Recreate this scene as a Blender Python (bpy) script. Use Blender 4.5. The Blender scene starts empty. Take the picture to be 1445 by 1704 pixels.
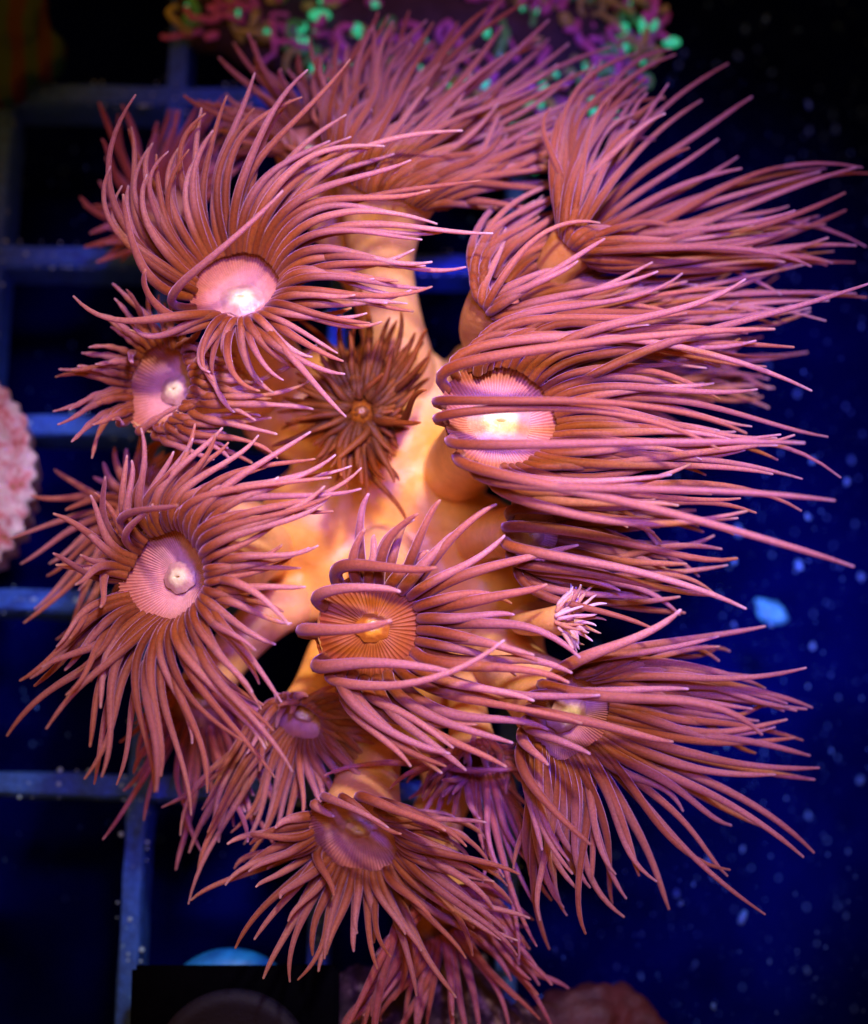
import bpy, bmesh, math, random
import numpy as np
from mathutils import Vector, noise

# ------------------------------------------------------------------ camera, world, light, exposure (units: centimetres)
S = bpy.context.scene
S.unit_settings.scale_length = 0.01
S.view_settings.view_transform = 'Standard'
S.view_settings.look = 'None'
S.view_settings.exposure = 0.0
S.view_settings.gamma = 1.0

PW, PH = 1445.0, 1704.0
TILT, DIST, HW, ZT = 0.209, 13.0, 6.2, 1.2
FPX = (PW / 2) / (HW / 2 / DIST)
CAM = np.array([0, -DIST * math.sin(TILT), ZT + DIST * math.cos(TILT)])
FWD = np.array([0, math.sin(TILT), -math.cos(TILT)])
UP = np.array([0, math.cos(TILT), math.sin(TILT)])
RT = np.array([1.0, 0, 0])

cd = bpy.data.cameras.new("camera")
cam = bpy.data.objects.new("camera", cd)
S.collection.objects.link(cam)
cam.location = CAM
cam.rotation_euler = (TILT, 0, 0)
cd.sensor_fit = 'HORIZONTAL'
cd.sensor_width = 36
cd.lens = 36 * DIST / HW
cd.clip_start = 0.5
cd.clip_end = 200
cd.dof.use_dof = True
cd.dof.focus_distance = 12.0
cd.dof.aperture_fstop = 0.25
S.camera = cam

w = bpy.data.worlds.new("World")
S.world = w
w.use_nodes = True
bg = w.node_tree.nodes["Background"]
bg.inputs[0].default_value = (1.0, 0.34, 0.04, 1)
bg.inputs[1].default_value = 0.27


def spot(name, loc, aim, color, power, cone, blend, size):
    d = bpy.data.lights.new(name, 'SPOT')
    d.color = color
    d.energy = power
    d.spot_size = math.radians(cone)
    d.spot_blend = blend
    d.shadow_soft_size = size
    o = bpy.data.objects.new(name, d)
    S.collection.objects.link(o)
    o.location = loc
    o.rotation_euler = (Vector(aim) - Vector(loc)).to_track_quat('-Z', 'Y').to_euler()
    return o


spot("aquarium_lamp", (1.4, 4.0, 14), (0.1, 0.15, 1.2), (1.0, 0.80, 0.86), 12300, 32, 1.0, 0.55)
spot("second_aquarium_lamp", (-1.2, 0.5, 16), (0.0, 0.1, 1.0), (1.0, 0.72, 0.74), 3200, 27, 1.0, 1.5)
spot("blue_aquarium_lamp", (1.2, 0.8, 15), (0.6, 0.4, 0), (0.12, 0.08, 1.0), 17500, 34, 1.0, 0.8)

C = S.collection


# ------------------------------------------------------------------ helpers
def at(px, py, z):
    d = FWD + RT * ((px - PW / 2) / FPX) - UP * ((py - PH / 2) / FPX)
    t = (z - CAM[2]) / d[2]
    return CAM + d * t


def pxs(p):
    """centimetres per photo pixel at point p"""
    return float((np.asarray(p) - CAM) @ FWD) / FPX


def cdir(x, y, z):
    v = RT * x + UP * y - FWD * z
    return v / np.linalg.norm(v)


def unit(v):
    return v / (np.linalg.norm(v) + 1e-12)


def link(name, verts, faces, mat, parent=None, attr=None, smooth=True, kind=None):
    me = bpy.data.meshes.new(name)
    me.from_pydata([tuple(v) for v in verts], [], faces)
    if smooth:
        me.polygons.foreach_set('use_smooth', [True] * len(me.polygons))
    for k, vals in (attr or {}).items():
        a = me.attributes.new(k, 'FLOAT', 'POINT')
        a.data.foreach_set('value', np.asarray(vals, dtype=np.float32))
    if mat:
        me.materials.append(mat)
    me.update()
    o = bpy.data.objects.new(name, me)
    C.objects.link(o)
    if parent:
        o.parent = parent
    if kind:
        o['kind'] = kind
    return o


def tag(o, label, cat, group=None):
    o['label'] = label
    o['category'] = cat
    if group:
        o['group'] = group
    return o


def thing(name, label, cat, loc, group=None):
    o = bpy.data.objects.new(name, None)
    o.empty_display_size = 0.1
    C.objects.link(o)
    o.location = loc
    return tag(o, label, cat, group)


def tube(path, radii, sides=8, cap0=False):
    """verts, faces, along for a tube through path (n x 3)"""
    P = np.asarray(path, float)
    n = len(P)
    T = np.gradient(P, axis=0)
    T /= (np.linalg.norm(T, axis=1, keepdims=True) + 1e-12)
    a = np.array([0, 0, 1.0]) if abs(T[0][2]) < 0.9 else np.array([1.0, 0, 0])
    u = unit(np.cross(T[0], a))
    V, al = [], []
    ang = np.arange(sides) * 2 * math.pi / sides
    ca, sa = np.cos(ang)[:, None], np.sin(ang)[:, None]
    for i in range(n):
        u = unit(u - T[i] * (u @ T[i]))
        v = np.cross(T[i], u)
        V.append(P[i] + radii[i] * (ca * u + sa * v))
        al += [i / (n - 1)] * sides
    V = np.vstack(V)
    F = []
    for i in range(n - 1):
        for k in range(sides):
            k2 = (k + 1) % sides
            F.append((i * sides + k, i * sides + k2, (i + 1) * sides + k2, (i + 1) * sides + k))
    V = np.vstack([V, P[-1] + T[-1] * radii[-1] * 0.9])
    al.append(1.0)
    m = len(V) - 1
    for k in range(sides):
        F.append(((n - 1) * sides + k, (n - 1) * sides + (k + 1) % sides, m))
    if cap0:
        F.append(tuple(reversed(range(sides))))
    return V, F, al


def bez(p0, p1, p2, p3, n):
    t = np.linspace(0, 1, n)[:, None]
    return (1 - t) ** 3 * p0 + 3 * (1 - t) ** 2 * t * p1 + 3 * (1 - t) * t * t * p2 + t ** 3 * p3


# ------------------------------------------------------------------ materials
def mat(name):
    m = bpy.data.materials.new(name)
    m.use_nodes = True
    nt = m.node_tree
    return m, nt, nt.nodes["Principled BSDF"]


def nd(nt, t, **kw):
    n = nt.nodes.new(t)
    for k, v in kw.items():
        setattr(n, k, v)
    return n


def ramp(nt, stops, inp, interp='EASE'):
    r = nd(nt, 'ShaderNodeValToRGB')
    r.color_ramp.interpolation = interp
    e = r.color_ramp.elements
    while len(e) < len(stops):
        e.new(0.5)
    for q, (p, c) in zip(e, stops):
        q.position = p
        q.color = (c[0], c[1], c[2], 1)
    nt.links.new(inp, r.inputs[0])
    return r.outputs[0]


def attr_out(nt, name):
    a = nd(nt, 'ShaderNodeAttribute', attribute_name=name)
    return a.outputs['Fac']


def noise_out(nt, scale, detail=3, rough=0.6):
    tc = nd(nt, 'ShaderNodeTexCoord')
    n = nd(nt, 'ShaderNodeTexNoise')
    n.inputs['Scale'].default_value = scale
    n.inputs['Detail'].default_value = detail
    n.inputs['Roughness'].default_value = rough
    nt.links.new(tc.outputs['Object'], n.inputs['Vector'])
    return n.outputs[0]


def mixc(nt, a, b, fac, mode='MIX'):
    m = nd(nt, 'ShaderNodeMix', data_type='RGBA', blend_type=mode)
    for s, v in ((m.inputs[0], fac), (m.inputs[6], a), (m.inputs[7], b)):
        if isinstance(v, (int, float)):
            s.default_value = v
        elif isinstance(v, tuple):
            s.default_value = (*v, 1)
        else:
            nt.links.new(v, s)
    return m.outputs[2]


def bump(nt, bsdf, h, strength, dist=0.02):
    b = nd(nt, 'ShaderNodeBump')
    b.inputs['Strength'].default_value = strength
    b.inputs['Distance'].default_value = dist
    nt.links.new(h, b.inputs['Height'])
    nt.links.new(b.outputs[0], bsdf.inputs['Normal'])


def tentacle_mat(name, base, mid, tip, sss=0.5, sheen=0.4, rough=0.6):
    m, nt, b = mat(name)
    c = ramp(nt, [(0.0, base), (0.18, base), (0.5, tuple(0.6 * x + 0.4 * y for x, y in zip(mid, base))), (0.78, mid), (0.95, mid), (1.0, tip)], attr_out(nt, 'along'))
    oi = nd(nt, 'ShaderNodeObjectInfo')
    rv = ramp(nt, [(0, (0.55, 0.40, 0.26)), (0.25, (0.85, 0.70, 0.52)), (0.5, (0.95, 0.95, 1.0)), (0.75, (0.78, 0.72, 0.95)), (1, (1.15, 1.2, 1.25))], oi.outputs['Random'], 'LINEAR')
    c = mixc(nt, c, rv, 1.0, 'MULTIPLY')
    g = ramp(nt, [(0.3, (0.8, 0.76, 0.74)), (0.7, (1.12, 1.14, 1.16))], noise_out(nt, 60, 2), 'LINEAR')
    c = mixc(nt, c, g, 1.0, 'MULTIPLY')
    nt.links.new(c, b.inputs['Base Color'])
    b.inputs['Roughness'].default_value = rough
    b.inputs['Subsurface Weight'].default_value = sss
    b.inputs['Subsurface Radius'].default_value = (1.0, 0.35, 0.08)
    b.inputs['Subsurface Scale'].default_value = 0.11
    b.inputs['Sheen Weight'].default_value = sheen
    b.inputs['Sheen Tint'].default_value = (1.0, 0.55, 0.72, 1)
    b.inputs['Sheen Roughness'].default_value = 0.4
    b.inputs['Specular IOR Level'].default_value = 0.2
    bump(nt, b, noise_out(nt, 45, 3), 0.25, 0.01)
    return m


T_PINK = tentacle_mat("pink_tentacle", (0.23, 0.055, 0.006), (0.52, 0.21, 0.15), (0.66, 0.34, 0.28))  # rust root colour deepened to paint in shade between the tentacles
T_BROWN = tentacle_mat("brown_tentacle", (0.10, 0.024, 0.001), (0.23, 0.062, 0.006), (0.34, 0.11, 0.02), sheen=0.0)
T_PURPLE = tentacle_mat("purple_tentacle", (0.34, 0.07, 0.05), (0.48, 0.16, 0.18), (0.66, 0.28, 0.3))
T_DARK = tentacle_mat("dark_violet_tentacle", (0.14, 0.02, 0.04), (0.24, 0.05, 0.10), (0.4, 0.2, 0.3), sheen=0.2)
T_PALE = tentacle_mat("pale_tentacle", (0.75, 0.38, 0.25), (0.82, 0.46, 0.38), (0.9, 0.62, 0.55), sheen=0.15)


def disc_mat(name, inner, mid, outer, sheen=0.25, spec=0.25):
    m, nt, b = mat(name)
    c = ramp(nt, [(0.0, inner), (0.16, inner), (0.34, mid), (0.48, mid), (0.95, outer)], attr_out(nt, 'rad'))
    f = ramp(nt, [(0.0, (0.82, 0.70, 0.68)), (1.0, (1.1, 1.1, 1.1))], attr_out(nt, 'fold'), 'LINEAR')
    c = mixc(nt, c, f, 1.0, 'MULTIPLY')
    g = ramp(nt, [(0.3, (0.85, 0.82, 0.8)), (0.7, (1.1, 1.1, 1.1))], noise_out(nt, 30, 3), 'LINEAR')
    c = mixc(nt, c, g, 1.0, 'MULTIPLY')
    nt.links.new(c, b.inputs['Base Color'])
    b.inputs['Roughness'].default_value = 0.5
    b.inputs['Subsurface Weight'].default_value = 0.3
    b.inputs['Subsurface Radius'].default_value = (1.0, 0.4, 0.15)
    b.inputs['Subsurface Scale'].default_value = 0.06
    b.inputs['Sheen Weight'].default_value = sheen
    b.inputs['Sheen Tint'].default_value = (1.0, 0.6, 0.8, 1)
    b.inputs['Specular IOR Level'].default_value = spec
    bump(nt, b, noise_out(nt, 50, 2), 0.2, 0.008)
    return m


D_PINK = disc_mat("pink_oral_disc", (0.85, 0.70, 0.40), (0.62, 0.29, 0.21), (0.40, 0.12, 0.045))
D_BROWN = disc_mat("amber_oral_disc", (0.75, 0.30, 0.02), (0.32, 0.085, 0.006), (0.26, 0.05, 0.012), 0.05)
D_DARK = disc_mat("dark_brown_oral_disc", (0.26, 0.08, 0.006), (0.12, 0.028, 0.002), (0.10, 0.02, 0.002), 0.0, 0.03)


def plain(name, col, rough=0.5, sss=0.0, scale=20, var=0.25, bstr=0.3, spec=0.5, coat=0.0):
    m, nt, b = mat(name)
    n = noise_out(nt, scale, 5)
    c = ramp(nt, [(0.25, tuple(x * (1 - var) for x in col)), (0.75, tuple(min(1, x * (1 + var)) for x in col))], n, 'LINEAR')
    nt.links.new(c, b.inputs['Base Color'])
    b.inputs['Roughness'].default_value = rough
    b.inputs['Specular IOR Level'].default_value = spec
    b.inputs['Coat Weight'].default_value = coat
    b.inputs['Coat Roughness'].default_value = 0.15
    if sss:
        b.inputs['Subsurface Weight'].default_value = sss
        b.inputs['Subsurface Radius'].default_value = (1.0, 0.45, 0.12)
        b.inputs['Subsurface Scale'].default_value = 0.15
    if bstr:
        bump(nt, b, noise_out(nt, scale * 2.5, 4), bstr, 0.02)
    return m


def mouth_mat(name, edge, lip, mid, slit):
    m, nt, b = mat(name)
    c = ramp(nt, [(0.0, edge), (0.25, edge), (0.55, lip), (0.8, mid), (1.0, slit)], attr_out(nt, 'along'))
    g = ramp(nt, [(0.3, (0.78, 0.74, 0.66)), (0.7, (1.08, 1.08, 1.08))], noise_out(nt, 24, 4, 0.7), 'LINEAR')
    nt.links.new(mixc(nt, c, g, 1.0, 'MULTIPLY'), b.inputs['Base Color'])
    b.inputs['Roughness'].default_value = 0.35
    b.inputs['Subsurface Weight'].default_value = 0.3
    b.inputs['Subsurface Radius'].default_value = (1.0, 0.5, 0.15)
    b.inputs['Subsurface Scale'].default_value = 0.06
    bump(nt, b, noise_out(nt, 40, 3), 0.5, 0.01)
    return m


M_MOUTH = mouth_mat("pale_yellow_mouth", (0.60, 0.32, 0.24), (0.90, 0.74, 0.38), (0.95, 0.84, 0.42), (0.60, 0.36, 0.08))
M_MOUTH_AMBER = mouth_mat("amber_mouth", (0.42, 0.12, 0.008), (0.80, 0.34, 0.02), (0.95, 0.56, 0.05), (0.30, 0.08, 0.004))
M_MOUTH_BROWN = mouth_mat("brown_mouth", (0.12, 0.03, 0.002), (0.24, 0.075, 0.006), (0.34, 0.12, 0.010), (0.08, 0.02, 0.001))


def tissue_mat(name, a, bcol, hi):
    m, nt, b = mat(name)
    c = ramp(nt, [(0.28, a), (0.5, bcol), (0.74, hi)], noise_out(nt, 0.9, 3, 0.5), 'EASE')
    sp = ramp(nt, [(0.62, (1, 1, 1)), (0.72, (1.25, 1.3, 1.4))], noise_out(nt, 26, 2), 'LINEAR')  # small pale speckles painted in as wet highlights
    c = mixc(nt, c, sp, 1.0, 'MULTIPLY')
    g = ramp(nt, [(0.3, (0.85, 0.82, 0.75)), (0.7, (1.08, 1.08, 1.08))], noise_out(nt, 9, 5, 0.7), 'LINEAR')
    c = mixc(nt, c, g, 1.0, 'MULTIPLY')
    nt.links.new(c, b.inputs['Base Color'])
    b.inputs['Roughness'].default_value = 0.38
    b.inputs['Subsurface Weight'].default_value = 0.4
    b.inputs['Subsurface Radius'].default_value = (1.0, 0.45, 0.1)
    b.inputs['Subsurface Scale'].default_value = 0.18
    bump(nt, b, noise_out(nt, 22, 5, 0.65), 0.35, 0.03)
    return m


M_TISSUE = tissue_mat("orange_tissue", (0.74, 0.32, 0.038), (0.84, 0.40, 0.075), (0.90, 0.52, 0.18))
M_COLUMN = tissue_mat("peach_tissue", (0.70, 0.30, 0.06), (0.86, 0.45, 0.15), (0.92, 0.56, 0.28))
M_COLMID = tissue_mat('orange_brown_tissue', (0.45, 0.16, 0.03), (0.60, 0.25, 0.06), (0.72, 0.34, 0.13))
M_COLBROWN = tissue_mat("brown_tissue", (0.28, 0.09, 0.012), (0.42, 0.15, 0.03), (0.55, 0.24, 0.07))


# ------------------------------------------------------------------ polyps
def lookup(keys, th):
    ks = keys
    n = len(ks)
    for i in range(n):
        a, b = ks[i], ks[(i + 1) % n]
        ta, tb = a[0], b[0] + (360 if i == n - 1 else 0)
        for t in (th, th + 360):
            if ta <= t <= tb:
                f = (t - ta) / max(1e-6, tb - ta)
                return [a[j] * (1 - f) + b[j] * f for j in (1, 2, 3)]
    return list(ks[0][1:4])


def polyp(label, c, z, R, n, keys, count, base, tr=8.2, tmat=T_PINK, dmat=D_PINK, mmat=M_MOUTH, cmat=None, out=0.8, lift=0.6,
          h1=0.33, h2=0.30, flow=None, fmix=0.5, neck=0.62, seed=1, jit=20, dome=False, kmax=110, mouth_r=0.22, depth=0.42, short=0.86, wob=0.032, thin=(), bead=0.0, fine=True, inr=0.13):
    rnd = random.Random(seed * 77 + 5)
    if fine:
        count, tr = int(count * 0.7) * 2, tr * 0.82
    ctr = at(c[0], c[1], z)
    s = pxs(ctr)
    N = cdir(*n)
    nz = n[2] / math.sqrt(sum(q * q for q in n))
    nn = np.array(n, float) / math.sqrt(sum(q * q for q in n))
    Rr = R * s
    B = at(*base[:3])
    root = thing("coral_polyp", label, "coral polyp", B, "polyps of the pink coral colony")
    # ring frame, camera-aligned coordinates
    u_c = np.array([1.0, 0, 0]) - nn * nn[0]
    if np.linalg.norm(u_c) < 0.3:
        u_c = np.array([0, 1.0, 0]) - nn * nn[1]
    u_c = unit(u_c)
    v_c = np.cross(nn, u_c)
    tow = lambda q: RT * q[0] + UP * q[1] - FWD * q[2]
    U, Vv = tow(u_c), tow(v_c)
    # column
    k = np.linalg.norm(ctr - B)
    path = bez(B, B + np.array([0, 0, 0.35 * k]), ctr - N * 0.45 * k, ctr - N * 0.01, 22)
    rb = (base[3] if len(base) > 3 else neck * R) * s
    rad = []
    for i in range(22):
        t = i / 21
        flare = max(0, (t - 0.62) / 0.38)
        r = rb * (1 - t) + neck * Rr * t
        r = r + (Rr * 0.99 - r) * flare ** 1.7
        rad.append(r)
    V, F, al = tube(path, rad, 28)
    V = V[:-1]
    F = [f for f in F if len(f) == 4]
    off = np.array([noise.noise(Vector(p * 3.1)) for p in V])[:, None]
    cen = np.repeat(np.asarray(path), 28, axis=0)
    V = V + (V - cen) * off * 0.10 * (1 - np.array(al[:-1]))[:, None]
    link("column", V - B, F, cmat or M_COLUMN, root, {'along': al[:-1]})
    wobr = lambda e: 1 + 0.10 * noise.noise(Vector((e[0] * 1.6 + seed * 3.7, e[1] * 1.6, e[2] * 1.6))) + 0.03 * noise.noise(Vector((e[0] * 6, e[1] * 6 + seed, e[2] * 6)))
    wobh = lambda e: 0.16 * noise.noise(Vector((e[0] * 1.5, e[1] * 1.5 + seed * 2.3, e[2] * 1.5 + 9)))
    # tentacles
    ph0 = rnd.random()
    Fl = cdir(*flow) if flow else None
    for i in range(count):
        ph = 2 * math.pi * (i + 0.25 * (rnd.random() - 0.5) + ph0) / count
        e_c = u_c * math.cos(ph) + v_c * math.sin(ph)
        th = math.degrees(math.atan2(e_c[1], e_c[0])) % 360
        E_ = tow(e_c)
        tx, ty, dz = lookup(keys, th)
        inner = i % 2
        if inner and any(a <= th <= b_ for a, b_ in thin):
            continue
        if any(a <= th <= b_ for a, b_ in thin) and (i // 2) % 2 == 0:
            continue
        p0 = ctr + E_ * Rr * wobr(e_c) * (0.97 - inr * inner - (inr > 0.2) * 0.2 * rnd.random()) - N * Rr * (0.10 - 0.07 * inner - wobh(e_c))
        if fine and rnd.random() < 0.14:
            tx, ty, dz = tx + rnd.gauss(0, 55), ty + rnd.gauss(0, 55), dz + rnd.uniform(-.2, .4)
        tip = at(tx + rnd.gauss(0, jit), ty + rnd.gauss(0, jit), z + dz + rnd.gauss(0, 0.10))
        f = (1.0 if not inner else short) * (1.12 - 0.30 * rnd.random() ** 1.3)
        tip = p0 + (tip - p0) * f
        L = np.linalg.norm(tip - p0)
        d0 = unit(E_ * (out - 0.2 * inner) + N * (lift + 0.3 * inner) + tow(np.array([rnd.gauss(0, .08) for _ in range(3)])))
        dch = unit(tip - p0)
        hl = min(h1 * L, kmax * s)
        d1 = unit((Fl * fmix if Fl is not None else 0) + dch * (1 - fmix if Fl is not None else 1) + tow(np.array([rnd.gauss(0, .12), rnd.gauss(0, .12), rnd.gauss(0, .06)])))
        npt = 30 if bead else 18
        pts = bez(p0, p0 + d0 * hl, tip - d1 * h2 * L, tip, npt)
        # slow wobble
        side = unit(np.cross(dch, N) + 1e-3)
        a1, p1 = wob * L * rnd.gauss(0, 1), rnd.random() * 6.28
        tt = np.linspace(0, 1, npt)
        pts = pts + side * (a1 * np.sin(tt * 5.5 + p1) * tt * 1.0)[:, None]
        cu = L * rnd.gauss(0, .07)
        up_ = L * rnd.gauss(0, .05)
        pts = pts + (side * cu + N * up_) * (np.clip(tt - 0.5, 0, 1) ** 2 * 4)[:, None]
        r0 = (1.12 if any(a <= th <= b_ for a, b_ in thin) else 1.0) * tr * s * (0.86 + 0.28 * rnd.random())
        rr = [r0 * (1.05 + 0.12 * math.sin(3.14 * min(1, t * 1.6)) - 0.34 * t - 0.30 * t * t) * (1.0 if t < 0.93 else 0.80 if t < 0.97 else 0.62) for t in tt]
        if bead:
            rr = [q * (1 + bead * math.sin(22 * t + i)) for q, t in zip(rr, tt)]
        Vt, Ft, al = tube(pts, rr, 8)
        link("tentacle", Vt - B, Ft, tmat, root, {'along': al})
    # oral disc with radial folds
    nf = count // 2 * 2
    A, Q = nf * 4, 20
    V, rads, folds = [], [], []
    for q in range(Q + 1):
        r = 0.10 + 0.90 * q / Q
        if dome:
            h = -0.10 + 0.10 * (1 - r) + 0.06 * math.exp(-(r / 0.22) ** 2)
        else:
            h = -0.05 - depth * (1 - r * r) ** 1.0 + 0.20 * math.exp(-(r / 0.24) ** 2)
        for a in range(A):
            th = 2 * math.pi * (a / A) + 2 * math.pi * ph0 / count
            fo = 0.5 + 0.5 * math.cos(2 * math.pi * a / 4)
            amp = 0.055 * min(1, max(0, (r - 0.2) / 0.5))
            e_c = u_c * math.cos(th) + v_c * math.sin(th)
            am2 = 0.6 + 0.9 * noise.noise(Vector((e_c[0] * 4, e_c[1] * 4 + seed, r * 3)))
            fo = 0.5 + (fo - 0.5) * max(0.1, min(1.0, 0.75 + am2 * 0.5))
            V.append(ctr + Rr * ((U * math.cos(th) + Vv * math.sin(th)) * r * (1 + (wobr(e_c) - 1) * r) + N * (wobh(e_c) * r * r + h + amp * (fo - 0.5) + 0.07 * noise.noise(Vector((math.cos(th) * 2 + seed, math.sin(th) * 2, r * 2))))))
            rads.append(r)
            folds.append(0.5 + (fo - 0.5) * min(1, max(0, (r - 0.15) / 0.3)))
    F = []
    for q in range(Q):
        for a in range(A):
            a2 = (a + 1) % A
            F.append((q * A + a, q * A + a2, (q + 1) * A + a2, (q + 1) * A + a))
    disc = link("oral_disc", np.array(V) - B, F, dmat, root, {'rad': rads, 'fold': folds})
    # mouth: a raised slit lip round a sunken throat
    hm = (-0.10 + 0.09 + 0.06) if dome else (-0.05 - depth + 0.19)
    V = []
    prof = [(1.6, -0.08), (1.35, -0.03), (1.08, 0.01), (0.82, 0.05), (0.58, 0.085), (0.38, 0.095), (0.24, 0.07), (0.12, -0.02)]
    for (pr, hh) in prof:
        for a in range(28):
            th = 2 * math.pi * a / 28
            wv = 1 + 0.05 * math.cos(5 * th + seed) + 0.04 * math.cos(9 * th + 2 * seed)
            sl = 1.0 if pr > 0.6 else 0.8 if pr > .5 else 0.35
            V.append(ctr + Rr * (mouth_r * pr * wv * (U * math.cos(th) * 1.1 + Vv * math.sin(th) * 0.9 * sl) + N * (hm + 0.6 * hh * mouth_r / 0.2)))
    F = []
    for q in range(len(prof) - 1):
        for a in range(28):
            a2 = (a + 1) % 28
            F.append((q * 28 + a, q * 28 + a2, (q + 1) * 28 + a2, (q + 1) * 28 + a))
    F.append(tuple((len(prof) - 1) * 28 + a for a in range(28)))
    link("mouth", np.array(V) - B, F, mmat, disc, {'along': np.repeat(np.linspace(0, 1, len(prof)), 28)})
    return root


def K(d, *rows):
    return sorted([(r[0], r[1], r[2], r[3] if len(r) > 3 else d) for r in rows])


RIGHT = (1.0, -0.08, 0.0)
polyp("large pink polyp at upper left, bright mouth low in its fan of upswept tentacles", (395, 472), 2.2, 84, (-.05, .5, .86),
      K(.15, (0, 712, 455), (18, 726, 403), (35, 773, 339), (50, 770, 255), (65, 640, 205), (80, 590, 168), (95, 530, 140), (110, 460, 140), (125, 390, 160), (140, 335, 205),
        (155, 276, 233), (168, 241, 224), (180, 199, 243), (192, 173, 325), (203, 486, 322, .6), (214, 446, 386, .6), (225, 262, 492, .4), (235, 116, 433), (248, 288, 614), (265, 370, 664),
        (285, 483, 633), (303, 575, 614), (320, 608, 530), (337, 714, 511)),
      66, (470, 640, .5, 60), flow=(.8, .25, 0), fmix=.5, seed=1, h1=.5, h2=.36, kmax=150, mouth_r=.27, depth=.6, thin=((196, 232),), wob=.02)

polyp("big pink polyp at lower left, open to the camera, shadow across its ridged disc", (276, 958), 2.25, 94, (-.5, .1, .86),
      K(.12, (0, 467, 931), (12, 538, 913), (22, 508, 850), (35, 554, 832), (48, 564, 776), (58, 598, 762), (68, 494, 774), (76, 471, 742), (85, 405, 724), (95, 355, 722),
        (103, 325, 692), (112, 247, 730), (120, 337, 790, .5), (128, 209, 768), (136, 185, 752), (145, 273, 847, .6), (152, 134, 796), (162, 96, 875), (172, 122, 957, .4), (182, 60, 941),
        (190, 172, 1027, .5), (198, 168, 1065, .5), (206, 78, 1077), (214, 24, 1147), (222, 40, 1172), (230, 144, 1131), (238, 66, 1246), (246, 84, 1294), (254, 148, 1318), (262, 205, 1338),
        (270, 245, 1338), (278, 337, 1326), (286, 397, 1326), (294, 482, 1286), (303, 480, 1230), (312, 465, 1170), (322, 421, 1148), (332, 502, 1113), (348, 494, 965)),
      66, (440, 920, .5, 60), tr=8.8, seed=2, h1=.46, h2=.35, kmax=140, wob=.03, mouth_r=.2, depth=.5, thin=((118, 122), (186, 200)))

polyp("amber centred polyp in the lower middle, its tentacles curling across an orange brown disc", (620, 1045), 2.1, 94, (-.05, .05, 1),
      K(.2, (0, 927, 1068), (10, 908, 1026), (20, 894, 1005), (32, 906, 941), (45, 815, 860), (58, 753, 854), (70, 728, 873), (82, 690, 819), (95, 634, 879), (105, 622, 808),
        (120, 560, 905, .5), (132, 736, 970, .5), (145, 749, 945, .6), (158, 666, 974, .6), (172, 482, 997, .4), (184, 676, 1027, .6), (195, 487, 1066, .6), (205, 892, 1097, .6), (215, 770, 1120, .5),
        (228, 854, 1155, .4), (240, 674, 1281), (252, 707, 1286), (264, 795, 1248), (276, 815, 1294), (288, 906, 1260), (300, 944, 1215), (315, 958, 1186), (330, 1000, 1153), (345, 892, 1097)),
      52, (640, 930, .5, 60), tr=9.2, dmat=D_BROWN, mmat=M_MOUTH_AMBER, flow=(1, -.25, 0), fmix=.4, seed=3, dome=True, h1=.42, kmax=95, mouth_r=.18, fine=False, thin=((110, 225),))

polyp("large pink polyp right of centre, long tentacles looping over its bright mouth", (840, 692), 2.4, 106, (.2, .3, .94),
      K(-.5, (0, 1275, 715), (15, 1325, 693), (30, 1242, 640), (45, 1297, 570), (60, 1242, 560), (75, 1330, 590), (90, 1200, 560), (105, 1100, 530), (120, 1180, 515), (135, 1290, 560),
        (150, 1378, 604, .5), (165, 1359, 645, .6), (180, 1325, 693, .6), (195, 1250, 720, .6), (210, 1317, 773, .6), (225, 1392, 876, .5), (240, 1325, 824, .5), (255, 1240, 830, .4), (270, 1186, 857, .3),
        (285, 1210, 840), (300, 1292, 787), (320, 1317, 773), (340, 1292, 740)),
      64, (760, 790, .6, 62), tr=9.0, flow=(1, -.18, 0), fmix=.45, seed=4, h1=.32, kmax=150, short=.82, mouth_r=.3, thin=((128, 262),))

polyp("side view polyp at upper right, its long curved tentacles fanning out to the upper right", (962, 402), 1.9, 46, (.7, .65, .25),
      K(-.5, (20, 1312, 237), (45, 1282, 195), (70, 1224, 125), (100, 1132, 135), (120, 1067, 135), (137, 1012, 120), (160, 1042, 128), (180, 1090, 160), (200, 1204, 150), (215, 1060, 420), (235, 1090, 400),
        (250, 1230, 350), (270, 1300, 400), (300, 1387, 390), (317, 1397, 411), (330, 1417, 330), (350, 1357, 282)),
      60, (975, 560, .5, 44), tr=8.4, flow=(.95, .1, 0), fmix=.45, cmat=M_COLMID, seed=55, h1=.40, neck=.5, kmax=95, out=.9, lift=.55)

polyp("right hand polyp with short upright left tentacles just below the fanned side view polyp", (838, 496), 2.0, 58, (.62, .54, .55),
      K(-.5, (0, 1300, 430), (30, 1200, 400), (60, 1100, 385), (90, 1000, 335), (120, 937, 328), (140, 905, 345), (160, 865, 362), (180, 822, 425), (200, 832, 390), (210, 960, 420, .3),
        (225, 1010, 400, .3), (240, 1040, 480, .2), (252, 1086, 456, .1), (270, 1175, 450), (300, 1200, 480), (320, 1390, 510), (340, 1392, 470)),
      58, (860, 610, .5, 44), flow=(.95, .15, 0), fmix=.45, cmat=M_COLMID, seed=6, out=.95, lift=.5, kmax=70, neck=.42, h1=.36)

polyp("half hidden polyp at right, mouth out of sight behind the long looping tentacles", (985, 610), 1.3, 62, (.8, .3, .4),
      K(-.5, (0, 1300, 560), (45, 1250, 520), (90, 1200, 510), (135, 1190, 540), (180, 1150, 590), (225, 1180, 620), (270, 1250, 640), (315, 1290, 610)),
      40, (880, 680, .5, 45), flow=RIGHT, fmix=.4, seed=7, out=.5, lift=.9, kmax=90, cmat=M_TISSUE)

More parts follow.
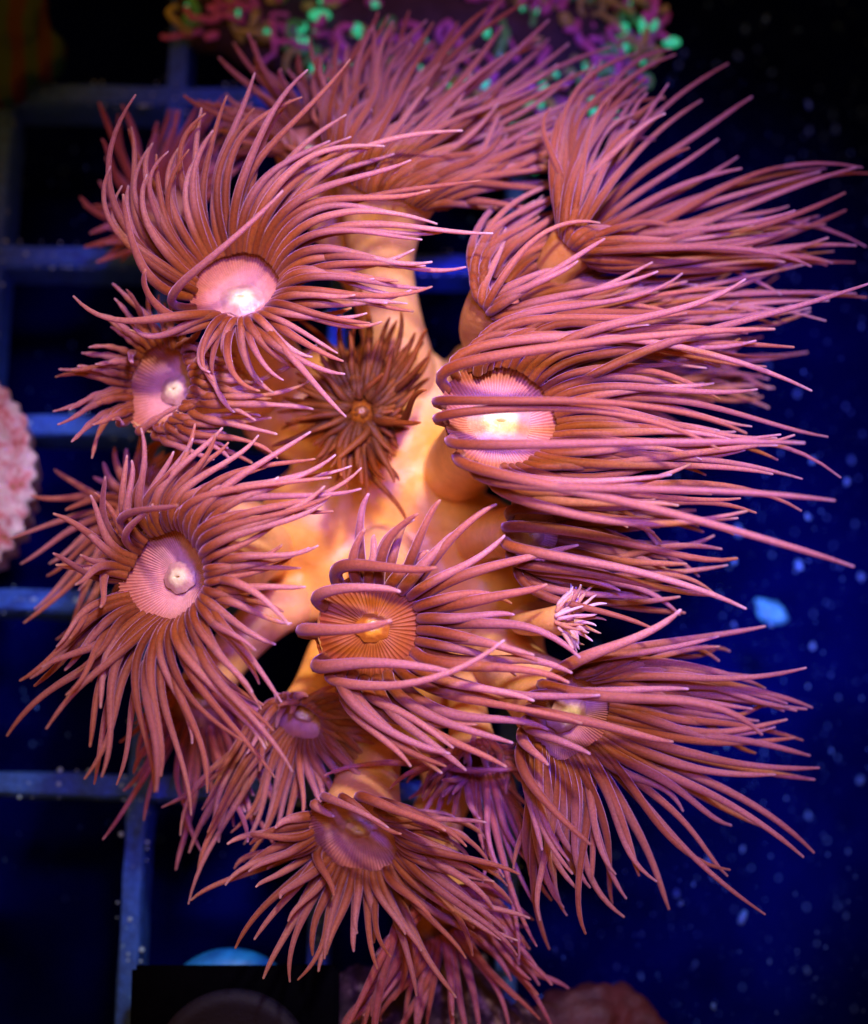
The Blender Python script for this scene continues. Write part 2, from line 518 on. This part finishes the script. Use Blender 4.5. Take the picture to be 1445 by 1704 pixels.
polyp("small pink polyp with a bright whitish mouth right of the orange tissue, tentacles pointing right", (892, 888), 2.0, 60, (.5, .0, .85),
      K(-.5, (0, 1205, 906), (30, 1185, 861), (60, 1160, 850), (90, 1110, 850), (120, 1060, 860, .3), (150, 1120, 880, .4), (180, 1150, 940, .4), (210, 1239, 996, .4), (240, 1087, 985, .3), (270, 1090, 985),
        (300, 1172, 985), (330, 1209, 944)),
      46, (800, 910, .5, 50), tr=9.4, flow=(1, -.15, 0), fmix=.45, seed=8, kmax=80, mouth_r=.3, thin=((120, 240),))

polyp("bright pink ridged polyp at lower right with tentacles streaming to the right and down", (955, 1195), 1.8, 92, (.5, -.3, .8),
      K(-.6, (0, 1325, 1236), (20, 1273, 1193), (40, 1340, 1202), (55, 1267, 1140), (70, 1245, 1080), (90, 1168, 1060), (110, 1200, 1075, .3), (130, 1267, 1140, .4), (150, 1190, 1180, .4), (170, 1162, 1270, .5),
        (190, 926, 1283, .4), (210, 1012, 1395, .3), (225, 892, 1464), (240, 904, 1549), (255, 939, 1489), (268, 1007, 1500), (280, 1055, 1494), (292, 1080, 1489), (305, 1226, 1491), (318, 1252, 1408),
        (330, 1338, 1341), (345, 1381, 1281)),
      78, (820, 1090, .5, 60), tr=9.6, flow=(1, -.3, 0), fmix=.3, seed=9, kmax=90, depth=.3, mouth_r=.25, thin=((88, 212),))

polyp("drooping purple pink polyp at bottom centre with tentacles hanging straight down", (592, 1398), 1.4, 88, (-.15, -.5, .75),
      K(-.05, (0, 844, 1520), (20, 821, 1440), (40, 800, 1385), (70, 780, 1360, .3), (100, 700, 1400, .4), (130, 620, 1380, .5), (160, 430, 1390), (180, 375, 1456), (200, 398, 1451), (212, 432, 1561),
        (222, 439, 1582), (232, 457, 1557), (242, 515, 1620), (252, 531, 1648), (262, 574, 1625), (272, 615, 1598), (282, 633, 1611), (292, 665, 1607), (302, 711, 1675), (315, 757, 1600), (330, 866, 1588), (345, 850, 1550)),
      56, (620, 1210, .4, 55), tr=8.6, flow=(.25, -1, 0), fmix=.35, seed=10, kmax=85, mouth_r=.14, thin=((60, 165),))

polyp("small brown polyp with drooping tentacles between the lower left and bottom polyps", (500, 1200), 1.2, 50, (-.2, -.5, .7),
      K(-.1, (0, 640, 1250), (45, 600, 1180), (90, 490, 1150, .2), (135, 455, 1180), (180, 320, 1400), (200, 318, 1438), (215, 362, 1474), (230, 398, 1392), (245, 446, 1378), (260, 420, 1440), (275, 470, 1400),
        (290, 560, 1380), (310, 620, 1360), (335, 660, 1330)),
      52, (560, 1080, .4, 45), tr=8.0, seed=11, flow=(-.1, -1, 0), fmix=.3, kmax=70, cmat=M_TISSUE)

polyp("small dark brown polyp in the centre with short spiky tentacles all round", (602, 685), 1.55, 60, (.03, .06, 1),
      K(-.05, (0, 668, 680), (15, 721, 617), (35, 714, 581), (55, 692, 538), (70, 652, 536), (85, 613, 542), (98, 588, 542), (110, 570, 549), (122, 543, 552), (135, 530, 600), (148, 508, 614),
        (162, 483, 646), (178, 468, 677), (195, 472, 722), (215, 512, 740), (235, 548, 800), (255, 585, 825), (272, 616, 808), (290, 651, 795), (310, 663, 759), (330, 667, 718), (345, 669, 693)),
      70, (610, 720, .5, 40), tr=8.4, tmat=T_BROWN, dmat=D_DARK, mmat=M_MOUTH_BROWN, cmat=M_COLBROWN, seed=12, dome=True, jit=7, h1=.25, short=.72, lift=.3, out=.9, mouth_r=.12, inr=.42)

polyp("pale pink funnel shaped polyp at left, facing left, with a beaded rim of short tentacles", (266, 640), 1.85, 82, (-.5, .15, .82),
      K(.05, (0, 440, 655), (20, 400, 610), (40, 360, 600), (60, 330, 545), (90, 230, 490), (110, 190, 505), (130, 150, 545), (150, 110, 600), (170, 92, 618), (190, 85, 688), (210, 128, 735), (230, 190, 690, .3),
        (250, 340, 650, .2), (270, 350, 740), (290, 420, 740), (310, 470, 690), (330, 480, 660), (345, 460, 675)),
      50, (440, 660, .5, 50), tr=7.4, seed=13, kmax=60, depth=.6, bead=.16, thin=((228, 262),))

polyp("dim purple polyp behind the upper left polyp, thin tentacles pointing up and left", (270, 345), .9, 60, (-.3, .5, .7),
      K(0, (0, 400, 250), (45, 400, 170), (70, 360, 140), (90, 310, 165), (110, 265, 180), (130, 235, 175), (150, 160, 205), (170, 150, 245), (190, 150, 320), (220, 145, 400), (270, 190, 440), (320, 330, 420)),
      36, (400, 560, .4, 45), tmat=T_PURPLE, seed=14, kmax=70)

polyp("half hidden polyp behind the lower left polyp with tentacles reaching to the left edge", (232, 850), 1.1, 60, (-.5, .1, .8),
      K(0, (0, 330, 800), (60, 320, 720), (100, 230, 740), (140, 150, 790), (165, 40, 832), (190, 30, 945), (215, 60, 1000), (240, 80, 1075), (270, 140, 1090), (320, 300, 1000)),
      34, (420, 880, .4, 45), tr=7.4, seed=15, kmax=70)

polyp("shaded polyp below the lower left polyp, tentacles hanging down in front of the rack", (330, 1180), .9, 58, (-.1, -.6, .7),
      K(-.1, (0, 470, 1300), (60, 430, 1150), (120, 250, 1150), (180, 210, 1250), (210, 215, 1330), (235, 250, 1390), (255, 318, 1430), (275, 345, 1450), (295, 420, 1420), (320, 450, 1380)),
      34, (480, 1010, .4, 45), tr=7.6, tmat=T_PURPLE, seed=16, kmax=70)

polyp("purple polyp behind the top polyp with thin tentacles rising to the upper left", (520, 232), 1.25, 70, (.1, .7, .6),
      K(0, (0, 760, 120), (40, 740, 40), (70, 620, 70), (90, 520, 110), (110, 440, 100), (130, 400, 60), (150, 380, 160), (180, 370, 190), (220, 400, 230), (270, 560, 250), (320, 700, 230)),
      60, (620, 480, .4, 45), seed=17, kmax=70)

polyp("tall polyp at top centre on a thick peach column, tentacles streaming to the top right", (655, 288), 1.6, 104, (.3, .8, .4),
      K(-.3, (0, 1030, 215), (20, 1010, 135), (40, 960, 60), (60, 900, 40), (80, 830, 30), (100, 760, 20), (120, 690, 30), (140, 610, 60), (150, 560, 90), (160, 545, 120), (180, 640, 150), (195, 700, 140), (210, 760, 130),
        (225, 820, 120), (240, 860, 130), (255, 870, 170), (270, 880, 230), (285, 905, 245), (300, 890, 275), (315, 900, 250), (330, 940, 225), (345, 985, 215)),
      108, (676, 640, .5, 58), tr=8.6, flow=(.9, .35, 0), fmix=.4, seed=18, neck=.48, kmax=80, out=.6, lift=.8)

polyp("tiny pale fringed polyp beside a dark gap at the right of the orange tissue", (944, 1030), 2.1, 27, (.7, .15, .6),
      K(-.05, (0, 1010, 1030), (30, 1005, 1000), (60, 985, 975), (90, 955, 972), (130, 950, 980), (180, 985, 1020), (230, 960, 1075), (270, 955, 1085), (300, 975, 1075), (330, 1000, 1055)),
      34, (905, 1030, .4, 30), tr=3.6, tmat=T_PALE, seed=19, jit=4, h1=.3, kmax=20, fine=False)

polyp("dark violet tuft of a polyp hanging below the middle with a few long thin tentacles", (790, 1262), 1.25, 46, (.1, -.65, .5),
      K(-.1, (0, 880, 1300), (90, 800, 1240), (150, 720, 1290), (180, 700, 1330), (220, 740, 1340), (245, 775, 1350), (262, 800, 1450), (275, 850, 1540), (287, 905, 1580), (300, 895, 1540), (330, 890, 1400)),
      50, (770, 1120, .4, 40), tr=7.4, tmat=T_PURPLE, dmat=D_DARK, mmat=M_MOUTH_BROWN, seed=20, kmax=50)

polyp("purple polyp low at the bottom edge, its tentacles trailing off toward the lower right", (735, 1530), .9, 78, (.35, -.65, .5),
      K(-.1, (0, 880, 1600), (40, 870, 1560), (90, 800, 1520), (140, 700, 1560), (180, 620, 1660), (210, 580, 1720), (240, 640, 1740), (265, 720, 1750), (285, 800, 1740), (305, 880, 1720), (325, 925, 1690), (345, 915, 1650)),
      60, (740, 1330, .2, 45), tr=8.4, tmat=T_PURPLE, seed=21, kmax=70, flow=(.5, -1, 0), fmix=.3)


# ------------------------------------------------------------------ fleshy base of the colony
def blobs(name, items, m, vox, smooth_n, parent=None, disp=None):
    bm = bmesh.new()
    for (x, y, z, r) in items:
        p = at(x, y, z)
        rr = r * pxs(p)
        g = bmesh.ops.create_icosphere(bm, subdivisions=3, radius=rr)
        for v in g['verts']:
            v.co.z *= 0.75
            v.co += Vector(p)
    me = bpy.data.meshes.new(name)
    bm.to_mesh(me)
    bm.free()
    me.materials.append(m)
    o = bpy.data.objects.new(name, me)
    C.objects.link(o)
    r = o.modifiers.new("remesh", 'REMESH')
    r.mode = 'VOXEL'
    r.voxel_size = vox
    r.use_smooth_shade = True
    s = o.modifiers.new("smooth", 'SMOOTH')
    s.iterations = smooth_n
    s.factor = 0.5
    if disp:
        t = bpy.data.textures.new(name + "_relief", 'CLOUDS')
        t.noise_scale = disp[0]
        d = o.modifiers.new("relief", 'DISPLACE')
        d.texture = t
        d.texture_coords = 'OBJECT'
        d.strength = disp[1]
    dg = bpy.context.evaluated_depsgraph_get()
    me2 = bpy.data.meshes.new_from_object(o.evaluated_get(dg))
    o.modifiers.clear()
    o.data = me2
    me2.name = name
    bpy.data.meshes.remove(me)
    if parent:
        o.parent = parent
    return o


base = blobs("fleshy_coral_mass", [
    (680, 640, .55, 72), (660, 740, .55, 92), (600, 800, .5, 92), (520, 860, .5, 88), (450, 900, .5, 66), (720, 840, .55, 84), (790, 900, .55, 84), (820, 980, .55, 82), (860, 1045, .5, 52),
    (800, 1090, .5, 72), (740, 1130, .4, 72), (660, 960, .5, 90), (580, 980, .45, 70), (490, 1000, .4, 48), (430, 630, .5, 72), (480, 680, .55, 86), (545, 640, .5, 72), (400, 560, .4, 60), (650, 600, .45, 60),
    (740, 700, .5, 66), (800, 620, .4, 60), (560, 740, .5, 80), (620, 480, .3, 46), (640, 1190, .3, 55), (560, 1090, .3, 50), (880, 640, .35, 55), (850, 560, .3, 45), (740, 1320, .1, 46), (700, 1240, .2, 48), (880, 1100, .45, 40)],
    M_TISSUE, 0.035, 40, None, (0.25, 0.05))
tag(base, "smooth orange fleshy base that all the pink polyps grow from", "coral tissue")


# ------------------------------------------------------------------ rack and tank floor
def bar_mat(name, col):
    m, nt, b = mat(name)
    c = ramp(nt, [(0.3, tuple(x * 0.35 for x in col)), (0.7, col)], noise_out(nt, 16, 7, 0.8), 'LINEAR')
    sp = ramp(nt, [(0.66, (0, 0, 0)), (0.74, (1, 1, 1))], noise_out(nt, 28, 2), 'LINEAR')
    c = mixc(nt, c, (0.25, 0.65, 0.95), sp)
    nt.links.new(c, b.inputs['Base Color'])
    b.inputs['Roughness'].default_value = 0.45
    bump(nt, b, noise_out(nt, 20, 5, 0.7), 0.8, 0.06)
    return m


M_BAR = bar_mat("blue_lit_plastic", (0.05, 0.22, 0.98))  # blue of the light on white plastic, put into the base colour
PITCH, OX, OY, ROT = 1.406, -3.529, 3.789, -0.022


def gp(a, b, z=0.0):
    x, y = a * PITCH, -b * PITCH
    return np.array([OX + x * math.cos(ROT) - y * math.sin(ROT), OY + x * math.sin(ROT) + y * math.cos(ROT), z])


rack = thing("egg_crate_rack", "square grid plastic rack under the coral, its bars lit blue", "rack", gp(0, 0, -1.0))
RO = gp(0, 0, -1.0)


def bar(p, q, wd, top, bot, seed):
    n = 46
    d = unit(q - p)
    sd = np.array([-d[1], d[0], 0])
    V = []
    prof = [(-1, bot), (-1, top - 0.05), (-0.8, top), (0.8, top), (1, top - 0.05), (1, bot)]
    for i in range(n):
        c = p + (q - p) * i / (n - 1)
        for (sx, z) in prof:
            jx = 0.018 * noise.noise(Vector((c[0] * 4 + seed, c[1] * 4, sx * 3)))
            jz = 0.022 * noise.noise(Vector((c[0] * 5, c[1] * 5 + seed, sx)))
            v = c + sd * (sx * wd / 2 + jx)
            V.append((v[0], v[1], z + (jz if z > bot else 0)))
    F = []
    for i in range(n - 1):
        for k in range(5):
            F.append((i * 6 + k, i * 6 + k + 1, (i + 1) * 6 + k + 1, (i + 1) * 6 + k))
        F.append((i * 6 + 5, i * 6, (i + 1) * 6, (i + 1) * 6 + 5))
    F.append(tuple(range(6))[::-1])
    F.append(tuple((n - 1) * 6 + k for k in range(6)))
    return link("bar", np.array(V) - RO, F, M_BAR, rack, smooth=False)


for r in range(-1, 5):
    bar(gp(-2.4, r), gp(3.0, r), 0.18, 0.0, -0.45, r * 3.7)
for c_ in range(-2, 4):
    bar(gp(c_, -1.6), gp(c_, 5.4), 0.165, -0.012, -0.43, 50 + c_ * 2.3)


def ico(bm, p, r, sq=(1, 1, 1), sub=1):
    g = bmesh.ops.create_icosphere(bm, subdivisions=sub, radius=r)
    for v in g['verts']:
        v.co = Vector((v.co.x * sq[0], v.co.y * sq[1], v.co.z * sq[2])) + Vector(p)


def bm_obj(name, bm, m, parent=None, smooth=True, kind=None):
    me = bpy.data.meshes.new(name)
    bm.to_mesh(me)
    bm.free()
    if smooth:
        me.polygons.foreach_set('use_smooth', [True] * len(me.polygons))
    me.materials.append(m)
    o = bpy.data.objects.new(name, me)
    C.objects.link(o)
    if parent:
        o.parent = parent
    if kind:
        o['kind'] = kind
    return o


M_BUBBLE = plain("pale_blue_bubble", (0.35, 0.65, 0.95), 0.1, 0, 10, 0.2, 0, spec=0.8)
rnd = random.Random(9)
bm = bmesh.new()
for i in range(1600):
    if rnd.random() < .5:
        a, b_ = rnd.uniform(-2, 3), rnd.randint(-1, 4) + rnd.choice((-1, 1, 0)) * 0.075
    else:
        a, b_ = rnd.randint(-2, 3) + rnd.choice((-1, 1, 0)) * 0.07, rnd.uniform(-1, 5)
    p = gp(a, b_, rnd.uniform(-0.02, 0.02)) - RO
    ico(bm, p, abs(rnd.gauss(0, .007)) + .005)
bm_obj("micro_bubbles", bm, M_BUBBLE, rack, kind='stuff')

# tank floor
m, nt, b = mat("dark_blue_tank_floor")
c = ramp(nt, [(0.3, (0.0004, 0.001, 0.04)), (0.7, (0.0008, 0.0025, 0.105))], noise_out(nt, 0.9, 5, 0.65), 'LINEAR')
nt.links.new(c, b.inputs['Base Color'])
b.inputs['Roughness'].default_value = 0.4
b.inputs['Specular IOR Level'].default_value = 0.0
link("tank_floor", [(-30, -30, -3.2), (30, -30, -3.2), (30, 30, -3.2), (-30, 30, -3.2)], [(0, 1, 2, 3)], m, kind='structure')

# drifting specks
M_SPECK = plain("pale_blue_speck", (0.06, 0.22, 0.75), 0.35, 0, 14, 0.5, 0.3)
rnd = random.Random(4)


def speck_mesh(r, sd, sub=2):
    bm = bmesh.new()
    g = bmesh.ops.create_icosphere(bm, subdivisions=sub, radius=r)
    for v in g['verts']:
        f = 1 + 0.9 * noise.noise(v.co / r * 1.5 + Vector((sd * 3.1, 0, 0)))
        v.co = Vector((v.co.x * f, v.co.y * f * 1.5, v.co.z * f * 0.5))
    return bm


for i, (x, y, r) in enumerate([(1328, 655, 11), (1278, 608, 11), (1353, 765, 11), (1417, 765, 10), (1410, 803, 11), (1230, 885, 16), (1330, 940, 17), (1434, 960, 13), (1222, 935, 9), (1345, 860, 9),
                              (1353, 1075, 10), (1433, 1298, 13), (1346, 1358, 10), (1237, 1413, 8), (1180, 1430, 13), (1126, 1487, 9), (1133, 1503, 9), (1236, 1528, 16), (1343, 1615, 9), (1188, 1675, 10), (1187, 1460, 8),
                              (1085, 95, 9), (1130, 108, 9), (1138, 88, 9), (1193, 107, 8), (1228, 92, 11), (1285, 120, 9), (1275, 30, 10), (1240, 48, 9), (1347, 175, 9), (1347, 217, 9), (1391, 215, 9), (1315, 268, 9),
                              (1223, 360, 12), (1265, 357, 10), (1297, 372, 10), (1037, 110, 9), (1030, 160, 9), (880, 285, 15), (890, 305, 13), (845, 350, 8), (784, 365, 8), (770, 390, 7), (1222, 1040, 9), (1172, 1183, 11), (1283, 1040, 8)]):
    bm = speck_mesh(.4 * r * pxs(at(x, y, -1.5)), i)
    o = bm_obj("drifting_speck", bm, M_SPECK)
    o.location = at(x, y, -0.8 + rnd.uniform(-.8, .8))
    o.rotation_euler = (rnd.uniform(-.5, .5), rnd.uniform(-.5, .5), rnd.uniform(-.6, .6))
    tag(o, "pale blue speck drifting over the dark blue tank floor beside the coral", "speck", "pale specks drifting in the dark water")
M_FLAKE = plain("blue_flake", (0.05, 0.40, 0.95), 0.4, 0, 10, 0.4, 0.5)
bm = speck_mesh(17 * pxs(at(1282, 1018, -1)), 99, 3)
o = bm_obj("drifting_flake", bm, M_FLAKE)
o.location = at(1282, 1018, -1.0)
o.rotation_euler = (0.1, 0.1, 0.9)
tag(o, "largest bright blue flake drifting in the dark water at right", "flake")

bm = bmesh.new()
for i in range(2600):
    x, y = (rnd.uniform(860, 1460), rnd.uniform(-10, 1704)) if rnd.random() < .7 else (rnd.uniform(0, 900), rnd.uniform(150, 1500))
    z = rnd.uniform(-2.4, -0.2)
    p = at(x, y, z)
    ico(bm, p, pxs(p) * (0.6 + 2.0 * rnd.random() ** 5), (1, 1.9, .8))
bm_obj("fine_debris", bm, M_SPECK, kind='stuff')
o = bpy.data.objects["fine_debris"]
tag(o, "fine pale debris scattered through the dark water", "debris")

# ------------------------------------------------------------------ neighbours
# worm-like coral at the top
M_WORM = plain("maroon_worm_coral", (0.60, 0.14, 0.48), 0.3, 0.1, 8, 0.5, 0.3, coat=0.4)
M_WORM2 = plain("olive_worm_coral", (0.42, 0.46, 0.14), 0.3, 0.1, 8, 0.5, 0.3, coat=0.4)
M_GREEN2 = plain('green_worm_coral', (0.10, 0.60, 0.16), 0.3, 0.1, 8, 0.5, 0.3, coat=0.4)
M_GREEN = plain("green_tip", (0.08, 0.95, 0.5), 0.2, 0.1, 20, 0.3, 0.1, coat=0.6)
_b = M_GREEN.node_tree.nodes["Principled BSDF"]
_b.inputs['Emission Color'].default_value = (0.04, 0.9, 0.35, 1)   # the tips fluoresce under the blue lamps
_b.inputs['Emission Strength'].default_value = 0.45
M_ROCK = plain("dark_rock", (0.05, 0.03, 0.05), 0.8, 0, 6, 0.5, 0.8)
rb = at(690, 90, -.1)
wc = thing("tangled_coral", "tangled maroon and olive coral with bright green tips at the top edge", "coral", rb)
bs = blobs("rock_base", [(360, 10, -.1, 80), (460, 30, -.1, 100), (580, 60, -.1, 120), (700, 60, -.1, 130), (820, 90, -.1, 130), (930, 80, -.1, 120), (1010, 30, -.1, 80), (850, 160, -.1, 100), (640, -60, -.1, 140), (860, -60, -.1, 140)], M_ROCK, 0.06, 4, None, (.3, .15))
bs.parent = wc
bs.matrix_parent_inverse.identity()
for v in bs.data.vertices:
    v.co -= Vector(rb)
rnd = random.Random(31)
for i in range(300):
    while True:
        x, y = rnd.uniform(300, 1090), rnd.uniform(-60, 245)
        lim = 60 + 200 * math.exp(-((x - 830) / 230.0) ** 2) if x > 400 else 70
        if y < lim and not (x < 420 and y > 60):
            break
    p = at(x, y, 0.12 + rnd.uniform(0, .25))
    s = pxs(p)
    pts = [p]
    a = rnd.uniform(0, 6.28)
    da = rnd.gauss(0, .35)
    el = rnd.uniform(0.1, .9)
    L = rnd.uniform(40, 95) * s
    for k in range(10):
        a += da + rnd.gauss(0, .25)
        d = np.array([math.cos(a) * math.cos(el), math.sin(a) * math.cos(el), math.sin(el) * (1 if k < 4 else -.5)])
        pts.append(pts[-1] + d * L / 10)
    r0 = rnd.uniform(5.5, 9.5) * s
    V, F, al = tube(pts, [r0 * (1 - .03 * k) * (1 + .15 * math.sin(k * 2.1)) for k in range(11)], 7)
    t = link("branch", V - rb, F, M_GREEN2 if i % 9 == 0 else M_WORM2 if rnd.random() < .35 else M_WORM, wc, {'along': al})
    if rnd.random() < .4:
        bm = bmesh.new()
        q_ = rnd.uniform(.5, 1.5)
        ico(bm, pts[-1] - rb, r0 * rnd.uniform(.7, 1.6), (q_, 1.5 - .5 * q_, .8), 2)
        bm_obj("branch_tip", bm, M_GREEN, t)

# crusty pink frag at the left edge
m, nt, b = mat("pink_crust")
n1 = noise_out(nt, 5.5, 5, .7)
c = ramp(nt, [(0.30, (0.40, 0.30, 0.08)), (0.38, (0.80, 0.22, 0.24)), (0.48, (0.95, 0.66, 0.64)), (0.62, (0.97, 0.90, 0.82)), (0.72, (0.75, 0.75, 0.25))], n1, 'LINEAR')
nt.links.new(c, b.inputs['Base Color'])
b.inputs['Roughness'].default_value = .3
b.inputs['Coat Weight'].default_value = .4
bump(nt, b, noise_out(nt, 12, 5, .7), 1.0, .06)
pc = at(-165, 790, .5)
s = pxs(pc)
V, F = [], []
A, Q = 220, 40
for q in range(Q + 1):
    for a in range(A):
        t = 2 * math.pi * a / A
        rr = q / Q
        lob = 1 + .03 * noise.noise(Vector((math.cos(t) * 5, math.sin(t) * 5, 0))) + .02 * math.cos(a * 2 * math.pi / 5)
        r = 222 * s * (min(rr / .8, 1) * lob if rr < .8 else lob * (1 - (rr - .8) * .5))
        z = (0.12 * (1 - (rr / .8) ** 2) if rr < .8 else -(rr - .8) * 3.2)
        x_, y_ = r * math.cos(t), r * math.sin(t)
        z += .10 * noise.noise(Vector((x_ * 3.5, y_ * 3.5, 1.0))) + .09 * noise.noise(Vector((x_ * 9, y_ * 9, 4.0))) + .05 * noise.noise(Vector((x_ * 19, y_ * 19, 8.0)))
        V.append((x_, y_, z))
for q in range(Q):
    for a in range(A):
        a2 = (a + 1) % A
        F.append((q * A + a, q * A + a2, (q + 1) * A + a2, (q + 1) * A + a))
o = link("crusty_coral", V, F, m)
o.location = pc
tag(o, "bumpy pink and yellow encrusting coral cut off by the left edge", "coral")

# dim striped coral in the top left corner
m, nt, b = mat("dim_red_green_coral")
tc = nd(nt, 'ShaderNodeTexCoord')
wv = nd(nt, 'ShaderNodeTexWave')
wv.inputs['Scale'].default_value = 1.6
wv.inputs['Distortion'].default_value = 3
nt.links.new(tc.outputs['Object'], wv.inputs['Vector'])
c = ramp(nt, [(0.3, (0.035, 0.003, 0.006)), (0.7, (0.003, 0.045, 0.03))], wv.outputs[0])
nt.links.new(c, b.inputs['Base Color'])
o = blobs("corner_coral", [(10, 30, .3, 75), (55, 90, .2, 55), (0, 120, .2, 60), (-40, 60, .2, 80)], m, .05, 4, None, (.2, .12))
tag(o, "dim dark red coral with faint green bands in the top left corner", "coral")

# frag plugs and black strip at the bottom left
M_PLUGB = plain("bright_blue_plug", (0.01, 0.30, 0.85), .45, 0, 12, .2, .2)
M_PLUGD = plain("dark_blue_plug", (0.002, 0.004, 0.03), .7, 0, 12, .3, .3)
M_BLACK = plain("black_plastic", (0.002, 0.002, 0.004), .7, 0, 10, .2, .1, spec=.0)


def lathe(name, prof, loc, m, n=64):
    V, F = [], []
    for (r, z) in prof:
        for a in range(n):
            t = 2 * math.pi * a / n
            V.append((r * math.cos(t), r * math.sin(t), z))
    for q in range(len(prof) - 1):
        for a in range(n):
            a2 = (a + 1) % n
            F.append((q * n + a, q * n + a2, (q + 1) * n + a2, (q + 1) * n + a))
    o = link(name, V, F, m)
    o.location = loc
    return o


p = at(380, 1705, .25)
s = pxs(p)
R = 124 * s
o = lathe("frag_plug", [(0.001, .08), (R * .8, .06), (R * .97, 0), (R, -.05), (R * .98, -.25), (R * .4, -.3), (R * .38, -.9)], p, M_PLUGB)
tag(o, "round frag plug at the bottom left showing only a bright blue crescent", "frag plug")
p = at(392, 1664, .62)
V = []
s = pxs(p)
bm = bmesh.new()
bmesh.ops.create_cube(bm, size=1)
for v in bm.verts:
    v.co = Vector((v.co.x * 345 * s, v.co.y * 112 * s, v.co.z * .14))
bmesh.ops.bevel(bm, geom=bm.edges[:], offset=.03, segments=2, affect='EDGES')
o = bm_obj("plastic_strip", bm, M_BLACK, smooth=False)
o.location = p
tag(o, "black plastic strip crossing the round plugs at the bottom left", "strip")
p = at(385, 1785, .85)
s = pxs(p)
R = 135 * s
o = lathe("frag_plug", [(0.001, .0), (R * .75, -.01), (R * .80, .04), (R * .97, .03), (R, -.05), (R * .98, -.25), (R * .4, -.3), (R * .38, -.9)], p, M_PLUGD)
tag(o, "dark navy frag plug with a faint rim at the very bottom left edge", "frag plug")

# rubble rock at the bottom and dim coral at the lower right
m, nt, b = mat("speckled_rubble")
c = ramp(nt, [(0.35, (0.02, 0.015, 0.03)), (0.52, (0.10, 0.05, 0.09)), (0.62, (0.55, 0.42, 0.45)), (0.72, (0.04, 0.02, 0.04))], noise_out(nt, 5, 6, .7), 'LINEAR')
nt.links.new(c, b.inputs['Base Color'])
b.inputs['Roughness'].default_value = .35
bump(nt, b, noise_out(nt, 9, 6, .7), 1.0, .12)
o = blobs("rubble_rock", [(600, 1690, .0, 85), (680, 1660, -.05, 75), (760, 1670, -.05, 80), (690, 1740, 0, 110), (820, 1720, -.05, 75), (560, 1740, -.05, 70)], m, .045, 2, None, (.18, .2))
tag(o, "speckled grey purple rubble rock at the bottom edge under hanging tentacles", "rock")
o = blobs("reddish_coral", [(930, 1700, -.2, 50), (990, 1690, -.2, 55), (1040, 1680, -.3, 40), (970, 1740, -.2, 70), (1060, 1720, -.3, 50)], plain("dim_red_coral", (.07, .014, .018), .6, 0, 6, .4, .8), .05, 2, None, (.15, .15))
tag(o, "dim reddish brown coral lump at the bottom edge right of centre", "coral")
